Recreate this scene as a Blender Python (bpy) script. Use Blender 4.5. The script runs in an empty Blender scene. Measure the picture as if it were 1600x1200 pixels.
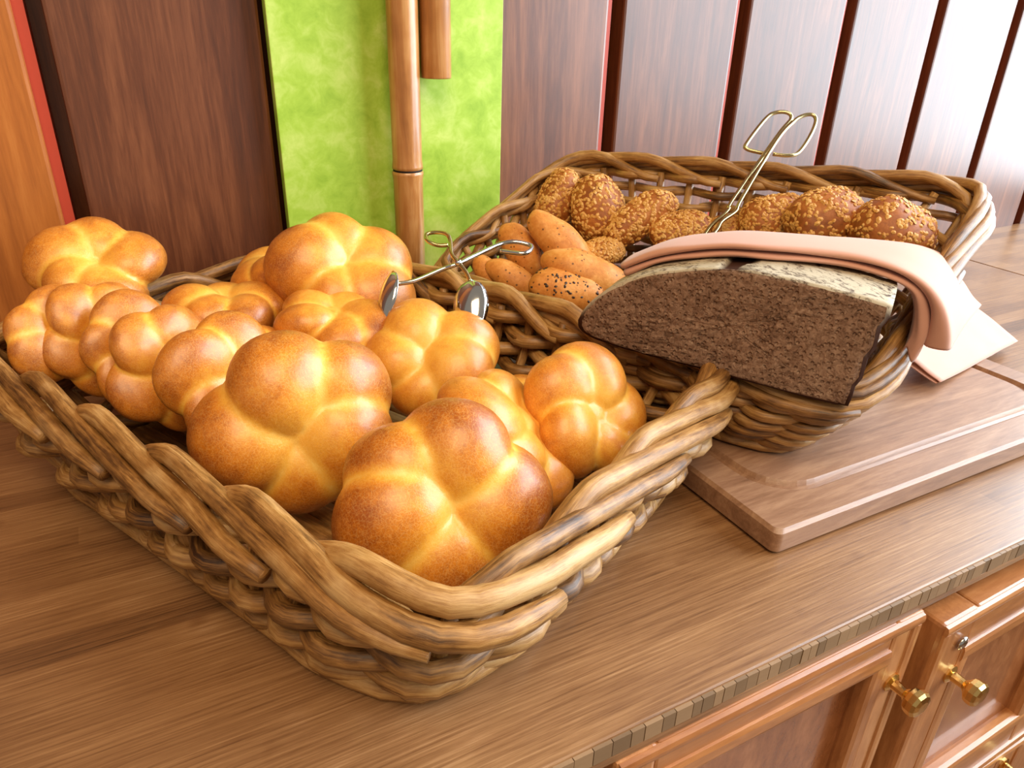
import bpy, bmesh, math, random
from mathutils import Vector, Matrix, noise
random.seed(7)
scene = bpy.context.scene
COL = scene.collection

# ------------------------------------------------------------------ camera
cam_d = bpy.data.cameras.new('camera')
cam_d.sensor_width = 36.0
cam_d.lens = 36.0 * 1150 / 1600
cam_d.clip_start = 0.01
cam = bpy.data.objects.new('camera', cam_d)
COL.objects.link(cam)
RT = Vector((0.8828, -0.4691, 0.0254)).normalized()
FW = Vector((0.4300, 0.7850, -0.4460)).normalized()
UP = RT.cross(FW).normalized()
RT = FW.cross(UP).normalized()
CAM = Vector((0, 0, 0.32))
m = Matrix.Identity(4)
for i in range(3):
    m[i][0] = RT[i]; m[i][1] = UP[i]; m[i][2] = -FW[i]; m[i][3] = CAM[i]
cam.matrix_world = m
scene.camera = cam

# ------------------------------------------------------------------ light
w = bpy.data.worlds.new('world'); scene.world = w
w.use_nodes = True
bg = w.node_tree.nodes['Background']
bg.inputs[0].default_value = (1.0, 0.86, 0.70, 1)
bg.inputs[1].default_value = 0.28

def area(name, loc, target, sx, sy, color, power):
    d = bpy.data.lights.new(name, 'AREA'); d.shape = 'RECTANGLE'
    d.size = sx; d.size_y = sy; d.color = color; d.energy = power
    o = bpy.data.objects.new(name, d); COL.objects.link(o)
    o.location = loc
    o.rotation_euler = (Vector(target) - Vector(loc)).to_track_quat('-Z', 'Y').to_euler()
    return o
area('window_right_offscreen', (1.765, -0.35, 1.0), (0.0, -0.35, 1.0), 2.1, 1.96, (0.80, 0.91, 1.0), 125)
area('ceiling_lamp_offscreen', (-0.15, -0.55, 1.55), (0.1, 0.5, 0.0), 1.0, 1.0, (1.0, 0.76, 0.48), 23)

vs = scene.view_settings
vs.view_transform = 'Standard'; vs.look = 'None'; vs.gamma = 1.0
vs.use_curve_mapping = False
vs.exposure = 0.2

# ------------------------------------------------------------------ helpers
def tag(o, label=None, cat=None, group=None, kind=None):
    if label: o['label'] = label
    if cat: o['category'] = cat
    if group: o['group'] = group
    if kind: o['kind'] = kind
    return o

def link(name, me, mat=None, parent=None, smooth=True):
    o = bpy.data.objects.new(name, me)
    COL.objects.link(o)
    if mat and not me.materials: me.materials.append(mat)
    if parent: o.parent = parent
    if smooth and len(me.polygons):
        me.polygons.foreach_set('use_smooth', [True] * len(me.polygons))
    return o

def empty(name, loc=(0, 0, 0), rz=0):
    o = bpy.data.objects.new(name, None); COL.objects.link(o)
    o.location = loc; o.rotation_euler[2] = rz; o.empty_display_size = 0.02
    return o

def put(name, verts, faces, mat, parent=None, smooth=True, world=True):
    """mesh from world coordinates; parts are expressed in their parent's frame"""
    if parent is not None and world:
        q = parent
        M = Matrix.Identity(4)
        while q is not None:
            M = Matrix.LocRotScale(q.location, q.rotation_euler, q.scale) @ M
            q = q.parent
        Mi = M.inverted()
        verts = [Mi @ Vector(v) for v in verts]
    me = bpy.data.meshes.new(name)
    me.from_pydata([tuple(v) for v in verts], [], faces); me.update()
    return link(name, me, mat, parent, smooth)

def catmull(pts, n):
    pts = [Vector(p) for p in pts]
    P = [pts[0] * 2 - pts[1]] + pts + [pts[-1] * 2 - pts[-2]]
    out = []
    for i in range(1, len(P) - 2):
        for k in range(n):
            t = k / n
            a, b, c, d = P[i - 1], P[i], P[i + 1], P[i + 2]
            out.append(0.5 * ((2 * b) + (c - a) * t + (2 * a - 5 * b + 4 * c - d) * t * t + (3 * b - a - 3 * c + d) * t ** 3))
    out.append(pts[-1])
    return out

def tube_geo(path, rad, sides=8, taper=0.0, flat=1.0):
    """returns verts, faces, uvs(per vert); rad number or function(t)"""
    n = len(path)
    T = []
    for i in range(n):
        a = path[max(0, i - 1)]; b = path[min(n - 1, i + 1)]
        T.append((b - a).normalized())
    ref = Vector((0, 0, 1)) if abs(T[0].z) < 0.9 else Vector((1, 0, 0))
    N = (ref - T[0] * ref.dot(T[0])).normalized()
    V = []; UV = []; s = 0
    for i in range(n):
        if i:
            s += (path[i] - path[i - 1]).length
            N = (N - T[i] * N.dot(T[i])).normalized()
        Bn = T[i].cross(N)
        t = i / (n - 1)
        r = rad(t) if callable(rad) else rad
        if taper:
            e = min(t, 1 - t) * (n - 1)
            r *= (1 - taper) + taper * min(1, e / 2.0)
        for k in range(sides):
            a = 2 * math.pi * k / sides
            V.append(path[i] + N * (math.cos(a) * r * flat) + Bn * (math.sin(a) * r))
            UV.append((s, k / sides))
    F = []
    for i in range(n - 1):
        for k in range(sides):
            k2 = (k + 1) % sides
            F.append((i * sides + k, i * sides + k2, (i + 1) * sides + k2, (i + 1) * sides + k))
    F.append(tuple(reversed(range(sides))))
    F.append(tuple((n - 1) * sides + k for k in range(sides)))
    return V, F, UV

def put_tube(name, path, rad, mat, parent=None, sides=8, taper=0.0, flat=1.0):
    V, F, UV = tube_geo([Vector(p) for p in path], rad, sides, taper, flat)
    o = put(name, V, F, mat, parent)
    uvl = o.data.uv_layers.new(name='UVMap')
    off = random.random() * 10
    for poly in o.data.polygons:
        vis = [o.data.loops[li].vertex_index for li in poly.loop_indices]
        wrap = any(UV[v][1] > 0.7 for v in vis) and any(UV[v][1] < 0.2 for v in vis)
        for li, v in zip(poly.loop_indices, vis):
            uu, vv = UV[v]
            if wrap and vv < 0.2: vv += 1
            uvl.data[li].uv = (uu + off, vv)
    return o

def box_geo(x0, x1, y0, y1, z0, z1, b=0.0, long_only=False):
    bm = bmesh.new()
    bmesh.ops.create_cube(bm, size=1.0)
    for v in bm.verts:
        v.co = Vector(((x0 + x1) / 2 + v.co.x * (x1 - x0), (y0 + y1) / 2 + v.co.y * (y1 - y0), (z0 + z1) / 2 + v.co.z * (z1 - z0)))
    if b > 0:
        ed = list(bm.edges)
        if long_only:
            mx = max(e.calc_length() for e in ed); ed = [e for e in ed if e.calc_length() > mx * 0.99]
        bmesh.ops.bevel(bm, geom=ed, offset=b, segments=2, affect='EDGES', profile=0.6)
    bm.verts.index_update()
    V = [v.co.copy() for v in bm.verts]; F = [[v.index for v in f.verts] for f in bm.faces]
    bm.free()
    return V, F

def put_box(name, x0, x1, y0, y1, z0, z1, mat, parent=None, b=0.0, recenter=True):
    V, F = box_geo(x0, x1, y0, y1, z0, z1, b)
    if recenter:
        c = Vector(((x0 + x1) / 2, (y0 + y1) / 2, (z0 + z1) / 2))
        V = [v - c for v in V]
        o = put(name, V, F, mat, parent, smooth=False, world=False)
        if parent is not None:
            M = Matrix.LocRotScale(parent.location, parent.rotation_euler, parent.scale)
            c = M.inverted() @ c
        o.location = c
        return o
    return put(name, V, F, mat, parent, smooth=False)

def lathe_geo(profile, n=24, axis=Vector((0, 0, 1)), org=Vector((0, 0, 0))):
    z = axis.normalized()
    x = z.orthogonal().normalized(); y = z.cross(x)
    V = []; F = []
    for r, h in profile:
        for k in range(n):
            a = 2 * math.pi * k / n
            V.append(org + z * h + (x * math.cos(a) + y * math.sin(a)) * r)
    for i in range(len(profile) - 1):
        for k in range(n):
            k2 = (k + 1) % n
            F.append((i * n + k, i * n + k2, (i + 1) * n + k2, (i + 1) * n + k))
    F.append(tuple(reversed(range(n)))); F.append(tuple((len(profile) - 1) * n + k for k in range(n)))
    return V, F

# ------------------------------------------------------------------ materials
class NT:
    def __init__(self, name):
        self.m = bpy.data.materials.new(name); self.m.use_nodes = True
        self.t = self.m.node_tree; self.b = self.t.nodes['Principled BSDF']
    def n(self, typ, **kw):
        x = self.t.nodes.new(typ)
        for k, v in kw.items():
            if k.startswith('_'): setattr(x, k[1:], v)
            else: x.inputs[k.replace('__', ' ')].default_value = v
        return x
    def l(self, a, b): self.t.links.new(a, b)
    def ramp(self, fac, stops):
        r = self.t.nodes.new('ShaderNodeValToRGB')
        e = r.color_ramp.elements
        while len(e) < len(stops): e.new(0.5)
        for el, (p, c) in zip(e, stops):
            el.position = p; el.color = (*c, 1) if len(c) == 3 else c
        self.l(fac, r.inputs[0]); return r.outputs[0]
    def math(self, op, a, b=None, c=None):
        x = self.t.nodes.new('ShaderNodeMath'); x.operation = op
        for i, v in enumerate((a, b, c)):
            if v is None: continue
            if isinstance(v, (int, float)): x.inputs[i].default_value = v
            else: self.l(v, x.inputs[i])
        return x.outputs[0]
    def mix(self, fac, a, b, mode='MIX'):
        x = self.t.nodes.new('ShaderNodeMix'); x.data_type = 'RGBA'; x.blend_type = mode
        for i, v in ((0, fac), (6, a), (7, b)):
            if isinstance(v, (int, float)): x.inputs[i].default_value = v
            elif isinstance(v, tuple): x.inputs[i].default_value = (*v, 1)
            else: self.l(v, x.inputs[i])
        return x.outputs[2]
    def coord(self, out='Object', scale=(1, 1, 1), jitter=True):
        tc = self.n('ShaderNodeTexCoord')
        mp = self.n('ShaderNodeMapping'); mp.inputs['Scale'].default_value = scale
        self.l(tc.outputs[out], mp.inputs[0])
        if jitter:
            oi = self.n('ShaderNodeObjectInfo')
            c = self.n('ShaderNodeCombineXYZ')
            r = self.math('MULTIPLY', oi.outputs['Random'], 37.0)
            for i in range(3): self.l(r, c.inputs[i])
            self.l(c.outputs[0], mp.inputs['Location'])
            self.rnd = oi.outputs['Random']
        return mp.outputs[0]
    def noise(self, vec, scale, detail=6, rough=0.55, dist=0.0):
        x = self.n('ShaderNodeTexNoise', Scale=scale, Detail=detail, Roughness=rough, Distortion=dist)
        self.l(vec, x.inputs['Vector']); return x.outputs[0]
    def bump(self, h, strength=0.3, dist=0.001):
        x = self.n('ShaderNodeBump', Strength=strength, Distance=dist)
        self.l(h, x.inputs['Height']); self.l(x.outputs[0], self.b.inputs['Normal'])
    def set(self, color=None, rough=None, metal=None, coat=None, coat_rough=None, spec=None, sss=None):
        B = self.b.inputs
        for key, v in (('Base Color', color), ('Roughness', rough), ('Metallic', metal), ('Coat Weight', coat), ('Coat Roughness', coat_rough), ('Specular IOR Level', spec)):
            if v is None: continue
            if isinstance(v, (int, float)): B[key].default_value = v
            elif isinstance(v, tuple): B[key].default_value = (*v, 1)
            else: self.l(v, B[key])
        return self.m

def S(r, g, b):   # sRGB 0-255 -> linear
    f = lambda c: c / 12.92 if c <= 0.04045 else ((c + 0.055) / 1.055) ** 2.4
    return (f(r / 255), f(g / 255), f(b / 255))

def wood(name, dark, mid, light, stretch, scale=1.0, rough=0.4, coat=0.0, coat_rough=0.2, contrast=(0.25, 0.5, 0.75), bump=0.15, rnd_amt=0.12, spec=0.5):
    t = NT(name)
    v = t.coord('Object', stretch)
    big = t.noise(v, 9 * scale, 5, 0.6, 1.2)
    fine = t.noise(v, 60 * scale, 6, 0.7, 0.3)
    h = t.math('ADD', t.math('MULTIPLY', big, 0.62), t.math('MULTIPLY', fine, 0.38))
    h2 = t.math('ADD', h, t.math('MULTIPLY', t.math('SUBTRACT', t.rnd, 0.5), rnd_amt))
    c = t.ramp(h2, [(contrast[0], dark), (contrast[1], mid), (contrast[2], light)])
    t.bump(fine, bump, 0.0006)
    return t.set(c, rough, coat=coat, coat_rough=coat_rough, spec=spec)

M_board = wood('wall_board_wood', S(60, 28, 14), S(96, 50, 26), S(132, 78, 46), (5, 5, 0.35), 1.0, 0.42, 0.45, 0.30, (0.3, 0.5, 0.7), 0.12)
M_board2 = wood('wall_board_orange_wood', S(140, 74, 22), S(172, 98, 36), S(196, 122, 54), (5, 5, 0.35), 1.0, 0.42, 0.3, 0.3, (0.3, 0.5, 0.7), 0.12)
M_strip = NT('red_groove_strip').set(S(176, 62, 38), 0.5)
M_dark = NT('dark_node_scar').set(S(22, 14, 12), 0.8)

def bamboo_top():
    t = NT('bamboo_worktop')
    tc = t.n('ShaderNodeTexCoord')
    sep = t.n('ShaderNodeSeparateXYZ'); t.l(tc.outputs['Object'], sep.inputs[0])
    row = t.math('FLOOR', t.math('DIVIDE', sep.outputs[1], 0.021))
    wn = t.n('ShaderNodeTexWhiteNoise'); wn.noise_dimensions = '1D'; t.l(row, wn.inputs['W'])
    px = t.math('FLOOR', t.math('ADD', t.math('DIVIDE', sep.outputs[0], 0.55), t.math('MULTIPLY', wn.outputs[0], 7.0)))
    cb = t.n('ShaderNodeCombineXYZ'); t.l(row, cb.inputs[0]); t.l(px, cb.inputs[1])
    wn2 = t.n('ShaderNodeTexWhiteNoise'); wn2.noise_dimensions = '2D'; t.l(cb.outputs[0], wn2.inputs['Vector'])
    mp = t.n('ShaderNodeMapping'); mp.inputs['Scale'].default_value = (0.5, 26, 26); t.l(tc.outputs['Object'], mp.inputs[0])
    fine = t.noise(mp.outputs[0], 26, 7, 0.75, 0.15)
    mp2 = t.n('ShaderNodeMapping'); mp2.inputs['Scale'].default_value = (1.0, 3, 3); t.l(tc.outputs['Object'], mp2.inputs[0])
    big = t.noise(mp2.outputs[0], 5, 4, 0.6, 0.6)
    h = t.math('ADD', t.math('MULTIPLY', fine, 0.62), t.math('MULTIPLY', big, 0.30))
    h = t.math('ADD', h, t.math('MULTIPLY', wn2.outputs[0], 0.10))
    c = t.ramp(h, [(0.35, S(74, 48, 28)), (0.47, S(122, 84, 52)), (0.58, S(150, 110, 72)), (0.70, S(182, 144, 104))])
    # darker knuckles of the bamboo
    vo = t.n('ShaderNodeTexNoise', Scale=11.0, Detail=2.0)
    mp3 = t.n('ShaderNodeMapping'); mp3.inputs['Scale'].default_value = (2.2, 3.2, 1); t.l(tc.outputs['Object'], mp3.inputs[0]); t.l(mp3.outputs[0], vo.inputs['Vector'])
    k = t.ramp(vo.outputs[0], [(0.66, (0, 0, 0)), (0.78, (1, 1, 1))])
    c = t.mix(t.math('MULTIPLY', k, 0.55), c, S(96, 56, 26))
    t.bump(fine, 0.18, 0.0006)
    r = t.math('ADD', t.math('MULTIPLY', fine, 0.25), 0.26)
    return t.set(c, r, coat=0.25, coat_rough=0.25)
M_top = bamboo_top()

def lamella():
    t = NT('worktop_edge_lamella')
    v = t.coord('Object', (1, 1, 6))
    f = t.noise(v, 90, 4)
    c = t.ramp(t.rnd, [(0.0, S(116, 92, 66)), (0.5, S(136, 108, 78)), (1.0, S(158, 126, 92))])
    c = t.mix(t.math('MULTIPLY', f, 0.35), c, S(96, 72, 48))
    return t.set(c, 0.5)
M_lam = lamella()
M_cut = wood('cutting_board_wood', S(112, 78, 56), S(146, 108, 82), S(176, 138, 108), (0.8, 7, 7), 1.0, 0.42, 0.15, 0.3, (0.3, 0.5, 0.7), 0.2)
M_cab = wood('cabinet_rail_wood', S(138, 82, 42), S(172, 112, 64), S(198, 140, 90), (0.8, 5, 5), 1.0, 0.35, 0.5, 0.2, (0.3, 0.5, 0.7), 0.1)
M_cabv = wood('cabinet_stile_wood', S(138, 82, 42), S(172, 112, 64), S(198, 140, 90), (5, 5, 0.8), 1.0, 0.35, 0.5, 0.2, (0.3, 0.5, 0.7), 0.1)
M_cabp = wood('cabinet_burl_panel', S(112, 62, 34), S(150, 92, 54), S(180, 120, 76), (3, 3, 1.2), 1.0, 0.25, 0.7, 0.08, (0.3, 0.5, 0.7), 0.05)
M_brass = NT('brass').set(S(236, 200, 128), 0.16, metal=1.0)
M_floor = wood('floor_wood', S(80, 52, 32), S(110, 76, 48), S(140, 100, 66), (0.6, 4, 4), 0.6, 0.45)

def wicker(name, stops, grey):
    t = NT(name)
    v = t.coord('UV', (1, 1, 1))
    mp = t.n('ShaderNodeMapping'); mp.inputs['Scale'].default_value = (18, 8.0, 1); t.l(v, mp.inputs[0])
    streak = t.noise(mp.outputs[0], 2.2, 7, 0.7, 0.25)
    mp2 = t.n('ShaderNodeMapping'); mp2.inputs['Scale'].default_value = (26, 1.0, 1); t.l(v, mp2.inputs[0])
    patch = t.noise(mp2.outputs[0], 0.9, 4, 0.6)
    h = t.math('ADD', t.math('MULTIPLY', streak, 0.55), t.math('MULTIPLY', patch, 0.45))
    h = t.math('ADD', h, t.math('MULTIPLY', t.math('SUBTRACT', t.rnd, 0.5), 0.14))
    c = t.ramp(h, stops)
    g = t.ramp(patch, [(0.52, (0, 0, 0)), (0.72, (1, 1, 1))])
    c = t.mix(t.math('MULTIPLY', g, 0.30), c, grey)
    t.bump(streak, 0.45, 0.0012)
    return t.set(c, t.math('ADD', t.math('MULTIPLY', streak, 0.3), 0.24), coat=0.12, coat_rough=0.3)
M_wick = wicker('wicker_tan', [(0.34, S(52, 30, 12)), (0.43, S(112, 74, 34)), (0.52, S(158, 112, 58)), (0.64, S(198, 154, 94))], S(182, 158, 122))

def bun_mat():
    t = NT('bun_crust')
    at = t.n('ShaderNodeAttribute'); at.attribute_name = 'bake'
    v = t.coord('Object', (1, 1, 1))
    n1 = t.noise(v, 7, 5, 0.6, 0.4)
    n2 = t.noise(v, 62, 7, 0.75, 1.2)
    vor = t.n('ShaderNodeTexVoronoi', Scale=70.0); vor.feature = 'DISTANCE_TO_EDGE'
    nv = t.n('ShaderNodeTexNoise', Scale=30.0, Detail=3.0); t.l(v, nv.inputs['Vector'])
    mx = t.mix(0.04, v, nv.outputs['Color']); t.l(mx, vor.inputs['Vector'])
    crack = t.ramp(vor.outputs['Distance'], [(0.0, (1, 1, 1)), (0.10, (0, 0, 0))])
    h = t.math('ADD', at.outputs['Fac'], t.math('MULTIPLY', t.math('SUBTRACT', n1, 0.5), 0.6))
    h = t.math('ADD', h, t.math('MULTIPLY', t.math('SUBTRACT', n2, 0.5), 0.42))
    c = t.ramp(h, [(0.02, S(246, 210, 124)), (0.26, S(244, 194, 92)), (0.52, S(236, 170, 60)), (0.78, S(208, 126, 32)), (1.0, S(158, 80, 14))])
    c = t.mix(t.math('MULTIPLY', crack, 0.22), c, S(248, 206, 128))
    t.bump(t.math('ADD', n2, t.math('MULTIPLY', crack, -0.4)), 0.22, 0.0006)
    t.b.inputs['Subsurface Weight'].default_value = 0.0
    return t.set(c, t.math('ADD', t.math('MULTIPLY', n2, 0.25), 0.24), coat=0.35, coat_rough=0.22)
M_bun = bun_mat()

def roll_mat(name, stops, dots):
    t = NT(name)
    v = t.coord('Object')
    n1 = t.noise(v, 45, 5, 0.65, 0.4)
    n2 = t.noise(v, 260, 5, 0.7, 0.6)
    h = t.math('ADD', t.math('MULTIPLY', n1, 0.6), t.math('MULTIPLY', n2, 0.4))
    c = t.ramp(h, stops)
    if dots:
        vo = t.n('ShaderNodeTexVoronoi', Scale=170.0); t.l(v, vo.inputs['Vector'])
        d = t.ramp(vo.outputs['Distance'], [(0.14, (1, 1, 1)), (0.2, (0, 0, 0))])
        c = t.mix(t.math('MULTIPLY', d, 0.75), c, S(70, 36, 16))
    t.bump(n2, 0.35, 0.001)
    return t.set(c, 0.5, spec=0.4)
M_rollb = roll_mat('grain_roll_crust', [(0.3, S(104, 52, 16)), (0.5, S(158, 88, 30)), (0.7, S(196, 126, 56))], False)
M_rolls = roll_mat('smooth_roll_crust', [(0.3, S(176, 100, 36)), (0.5, S(212, 138, 62)), (0.7, S(234, 174, 98))], True)
M_oat = roll_mat('oat_flakes', [(0.3, S(164, 104, 40)), (0.5, S(206, 150, 74)), (0.7, S(236, 194, 122))], False)
M_seed = NT('dark_seed').set(S(58, 34, 18), 0.45)

def crumb():
    t = NT('dark_rye_crumb')
    v = t.coord('Object')
    n1 = t.noise(v, 260, 6, 0.75, 0.8)
    n2 = t.noise(v, 30, 4, 0.6)
    vo = t.n('ShaderNodeTexVoronoi', Scale=300.0); t.l(v, vo.inputs['Vector'])
    hole = t.ramp(vo.outputs['Distance'], [(0.18, (0, 0, 0)), (0.42, (1, 1, 1))])
    h = t.math('ADD', t.math('MULTIPLY', n1, 0.75), t.math('MULTIPLY', n2, 0.25))
    c = t.ramp(h, [(0.34, S(84, 58, 44)), (0.46, S(134, 102, 82)), (0.58, S(168, 136, 114)), (0.72, S(196, 166, 142))])
    t.bump(t.math('ADD', t.math('MULTIPLY', n1, 1.0), hole), 0.9, 0.0022)
    return t.set(c, 0.75, spec=0.25)
M_crumb = crumb()
def flour():
    t = NT('floured_rye_crust')
    v = t.coord('Object', (1, 1, 1))
    n1 = t.noise(v, 60, 6, 0.7, 2.0)
    mp = t.n('ShaderNodeMapping'); mp.inputs['Scale'].default_value = (1.2, 0.5, 0.5); t.l(v, mp.inputs[0])
    n2 = t.noise(mp.outputs[0], 260, 6, 0.7, 1.0)
    at = t.n('ShaderNodeAttribute'); at.attribute_name = 'flour'
    h = t.math('ADD', t.math('MULTIPLY', n1, 0.5), t.math('MULTIPLY', n2, 0.5))
    f = t.ramp(h, [(0.40, (0, 0, 0)), (0.50, (1, 1, 1))])
    c = t.mix(t.math('MULTIPLY', f, at.outputs['Fac']), S(64, 36, 24), S(196, 184, 160))
    t.bump(n2, 0.5, 0.001)
    return t.set(c, 0.75, spec=0.25)
M_flour = flour()

def cloth(name, col, col2):
    t = NT(name)
    v = t.coord('Object')
    n = t.noise(v, 24, 4); 
    wv = t.n('ShaderNodeTexWave', Scale=420.0); t.l(v, wv.inputs['Vector'])
    c = t.mix(n, col, col2)
    t.bump(wv.outputs[0], 0.08, 0.0004)
    t.b.inputs['Sheen Weight'].default_value = 0.3
    return t.set(c, 0.75, spec=0.3)
M_nap = cloth('salmon_cotton', S(196, 142, 120), S(208, 156, 134))
M_steel = NT('polished_steel').set((0.62, 0.62, 0.62), 0.12, metal=1.0)
M_gold = NT('brassy_wire').set(S(196, 178, 130), 0.2, metal=1.0)

def green():
    t = NT('green_marbled_paint')
    v = t.coord('Object')
    n1 = t.noise(v, 14, 5, 0.6, 0.6); n2 = t.noise(v, 55, 6, 0.65, 0.5)
    h = t.math('ADD', t.math('MULTIPLY', n1, 0.55), t.math('MULTIPLY', n2, 0.45))
    c = t.ramp(h, [(0.34, S(128, 168, 28)), (0.5, S(162, 196, 62)), (0.66, S(196, 216, 112))])
    return t.set(c, 0.55)
M_green = green()
def bamboo_pole():
    t = NT('bamboo_pole')
    v = t.coord('Object', (14, 14, 1.2))
    n = t.noise(v, 6, 6, 0.65, 0.5)
    v2 = t.noise(t.coord('Object', (1, 1, 1)), 16, 3)
    h = t.math('ADD', t.math('MULTIPLY', n, 0.6), t.math('MULTIPLY', v2, 0.4))
    c = t.ramp(h, [(0.32, S(120, 68, 26)), (0.5, S(176, 118, 62)), (0.68, S(212, 164, 104))])
    return t.set(c, 0.32, coat=0.4, coat_rough=0.2)
M_pole = bamboo_pole()

# ------------------------------------------------------------------ setting
WY = 0.752          # front of the wall boards
XR = 1.80; XL = -1.6
wall = put_box('wall_back', XL, XR, WY + 0.050, WY + 0.15, -0.86, 2.3, M_board)
tag(wall, 'timber wall of upright reddish brown boards with dark grooves', kind='structure')
SP = 0.1875; X0 = 0.533
k0 = math.ceil((XL - X0) / SP); k1 = math.floor((XR - X0) / SP)
for k in range(k0, k1):
    xa = X0 + k * SP; xb = xa + SP
    # groove centred on xa: gap to its right side, red tongue to its left
    o = put_box('board', xa + 0.008, xb - 0.013, WY, WY + 0.052, -0.02, 2.28, M_board2 if k == -4 else M_board, wall, b=0.003)
    if k != -3: put_box('tongue', xb - 0.014, xb - 0.0045, WY + 0.007, WY + 0.051, -0.02, 2.28, M_strip, wall)
floor = put_box('floor', XL, XR, -2.6, WY + 0.1, -0.90, -0.86, M_floor)
tag(floor, kind='structure')

# right wall with its tall window
M_plaster = NT('pale_plaster').set(S(206, 196, 182), 0.85)
M_frame = NT('white_window_paint').set(S(228, 226, 222), 0.4)
wr = put_box('wall_right', 1.75, 1.84, -2.6, -1.42, -0.86, 2.3, M_plaster); tag(wr, kind='structure')
put_box('wall_below_window', 1.75, 1.84, -1.42, WY + 0.02, -0.86, 0.0, M_plaster, wr)
put_box('wall_above_window', 1.75, 1.84, -1.42, WY + 0.02, 2.0, 2.3, M_plaster, wr)
wn = empty('window_1', (1.76, -0.35, 0.0)); tag(wn, kind='structure')
for yy in (-1.42, 0.69): put_box('frame_post', 1.742, 1.80, yy, yy + 0.03, 0.0, 2.0, M_frame, wn, b=0.003)
for zz in (0.001, 1.97): put_box('frame_rail', 1.742, 1.80, -1.39, 0.69, zz, zz + 0.03, M_frame, wn, b=0.003)
put_box('mullion', 1.742, 1.764, -0.37, -0.33, 0.03, 1.97, M_frame, wn, b=0.003)

gl = NT('window_glass'); gl.b.inputs['Transmission Weight'].default_value = 1.0
M_pane = gl.set((0.95, 0.97, 0.98), 0.02)
for ya, yb in ((-1.39, -0.37), (-0.33, 0.69)): put_box('pane', 1.785, 1.790, ya, yb, 0.03, 1.97, M_pane, wn)

# worktops
def worktop(xa, xb, label):
    r = empty('worktop', ((xa + xb) / 2, 0.47, -0.018))
    tag(r, label, 'worktop')
    put_box('slab', xa, xb, 0.1935, WY + 0.004, -0.018, 0.0, M_top, r, b=0.0016)
    put_box('edge_strip', xa, xb, 0.1915, 0.196, -0.0180, -0.0125, M_top, r, b=0.0006)
    return r
SEAM = 1.158
wt = worktop(-1.2, SEAM - 0.0012, 'long bamboo worktop carrying the bread baskets and the cutting board')
worktop(SEAM + 0.0012, 1.745, 'bamboo worktop section beyond the seam, beside the board wall')
x = -0.25; lam = None
proto = {}
while x < SEAM - 0.02:
    wd = random.choice((0.006, 0.008, 0.011))
    if wd not in proto:
        V, F = box_geo(-wd / 2, wd / 2, -0.0015, 0.0015, -0.0055, 0.0055)
        me = bpy.data.meshes.new('edge_lamella'); me.from_pydata([tuple(v) for v in V], [], F); me.materials.append(M_lam)
        proto[wd] = me
    o = bpy.data.objects.new('edge_lamella', proto[wd]); COL.objects.link(o); o.parent = wt
    o.location = Vector((x + wd / 2, 0.1930 + random.uniform(-0.0002, 0.0002), -0.0068)) - wt.location
    x += wd + 0.0005

# cabinet
carc = empty('sideboard_cabinet', (0.45, 0.46, -0.86))
tag(carc, 'wooden sideboard cabinet with panelled doors under the bamboo worktop', 'cabinet')
put_box('carcass', -1.15, 1.74, 0.235, WY - 0.01, -0.86, -0.0185, M_cabv, carc)
put_box('face_rail', -1.15, 1.74, 0.222, 0.24, -0.30, -0.28, M_cab, carc, b=0.002)
for xx in (-0.125, 0.155, 0.71, 1.0):
    put_box('face_stile', xx - 0.012, xx + 0.012, 0.222, 0.24, -0.80, -0.019, M_cabv, carc, b=0.002)
put_box('face_panel', -1.15, 0.145, 0.205, 0.236, -0.80, -0.0185, M_cabv, carc, b=0.002)
put_box('face_panel', 0.722, 1.74, 0.205, 0.236, -0.80, -0.0185, M_cabv, carc, b=0.002)
put_box('plinth', -1.15, 1.74, 0.27, 0.29, -0.86, -0.80, M_cabv, carc)

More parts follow.
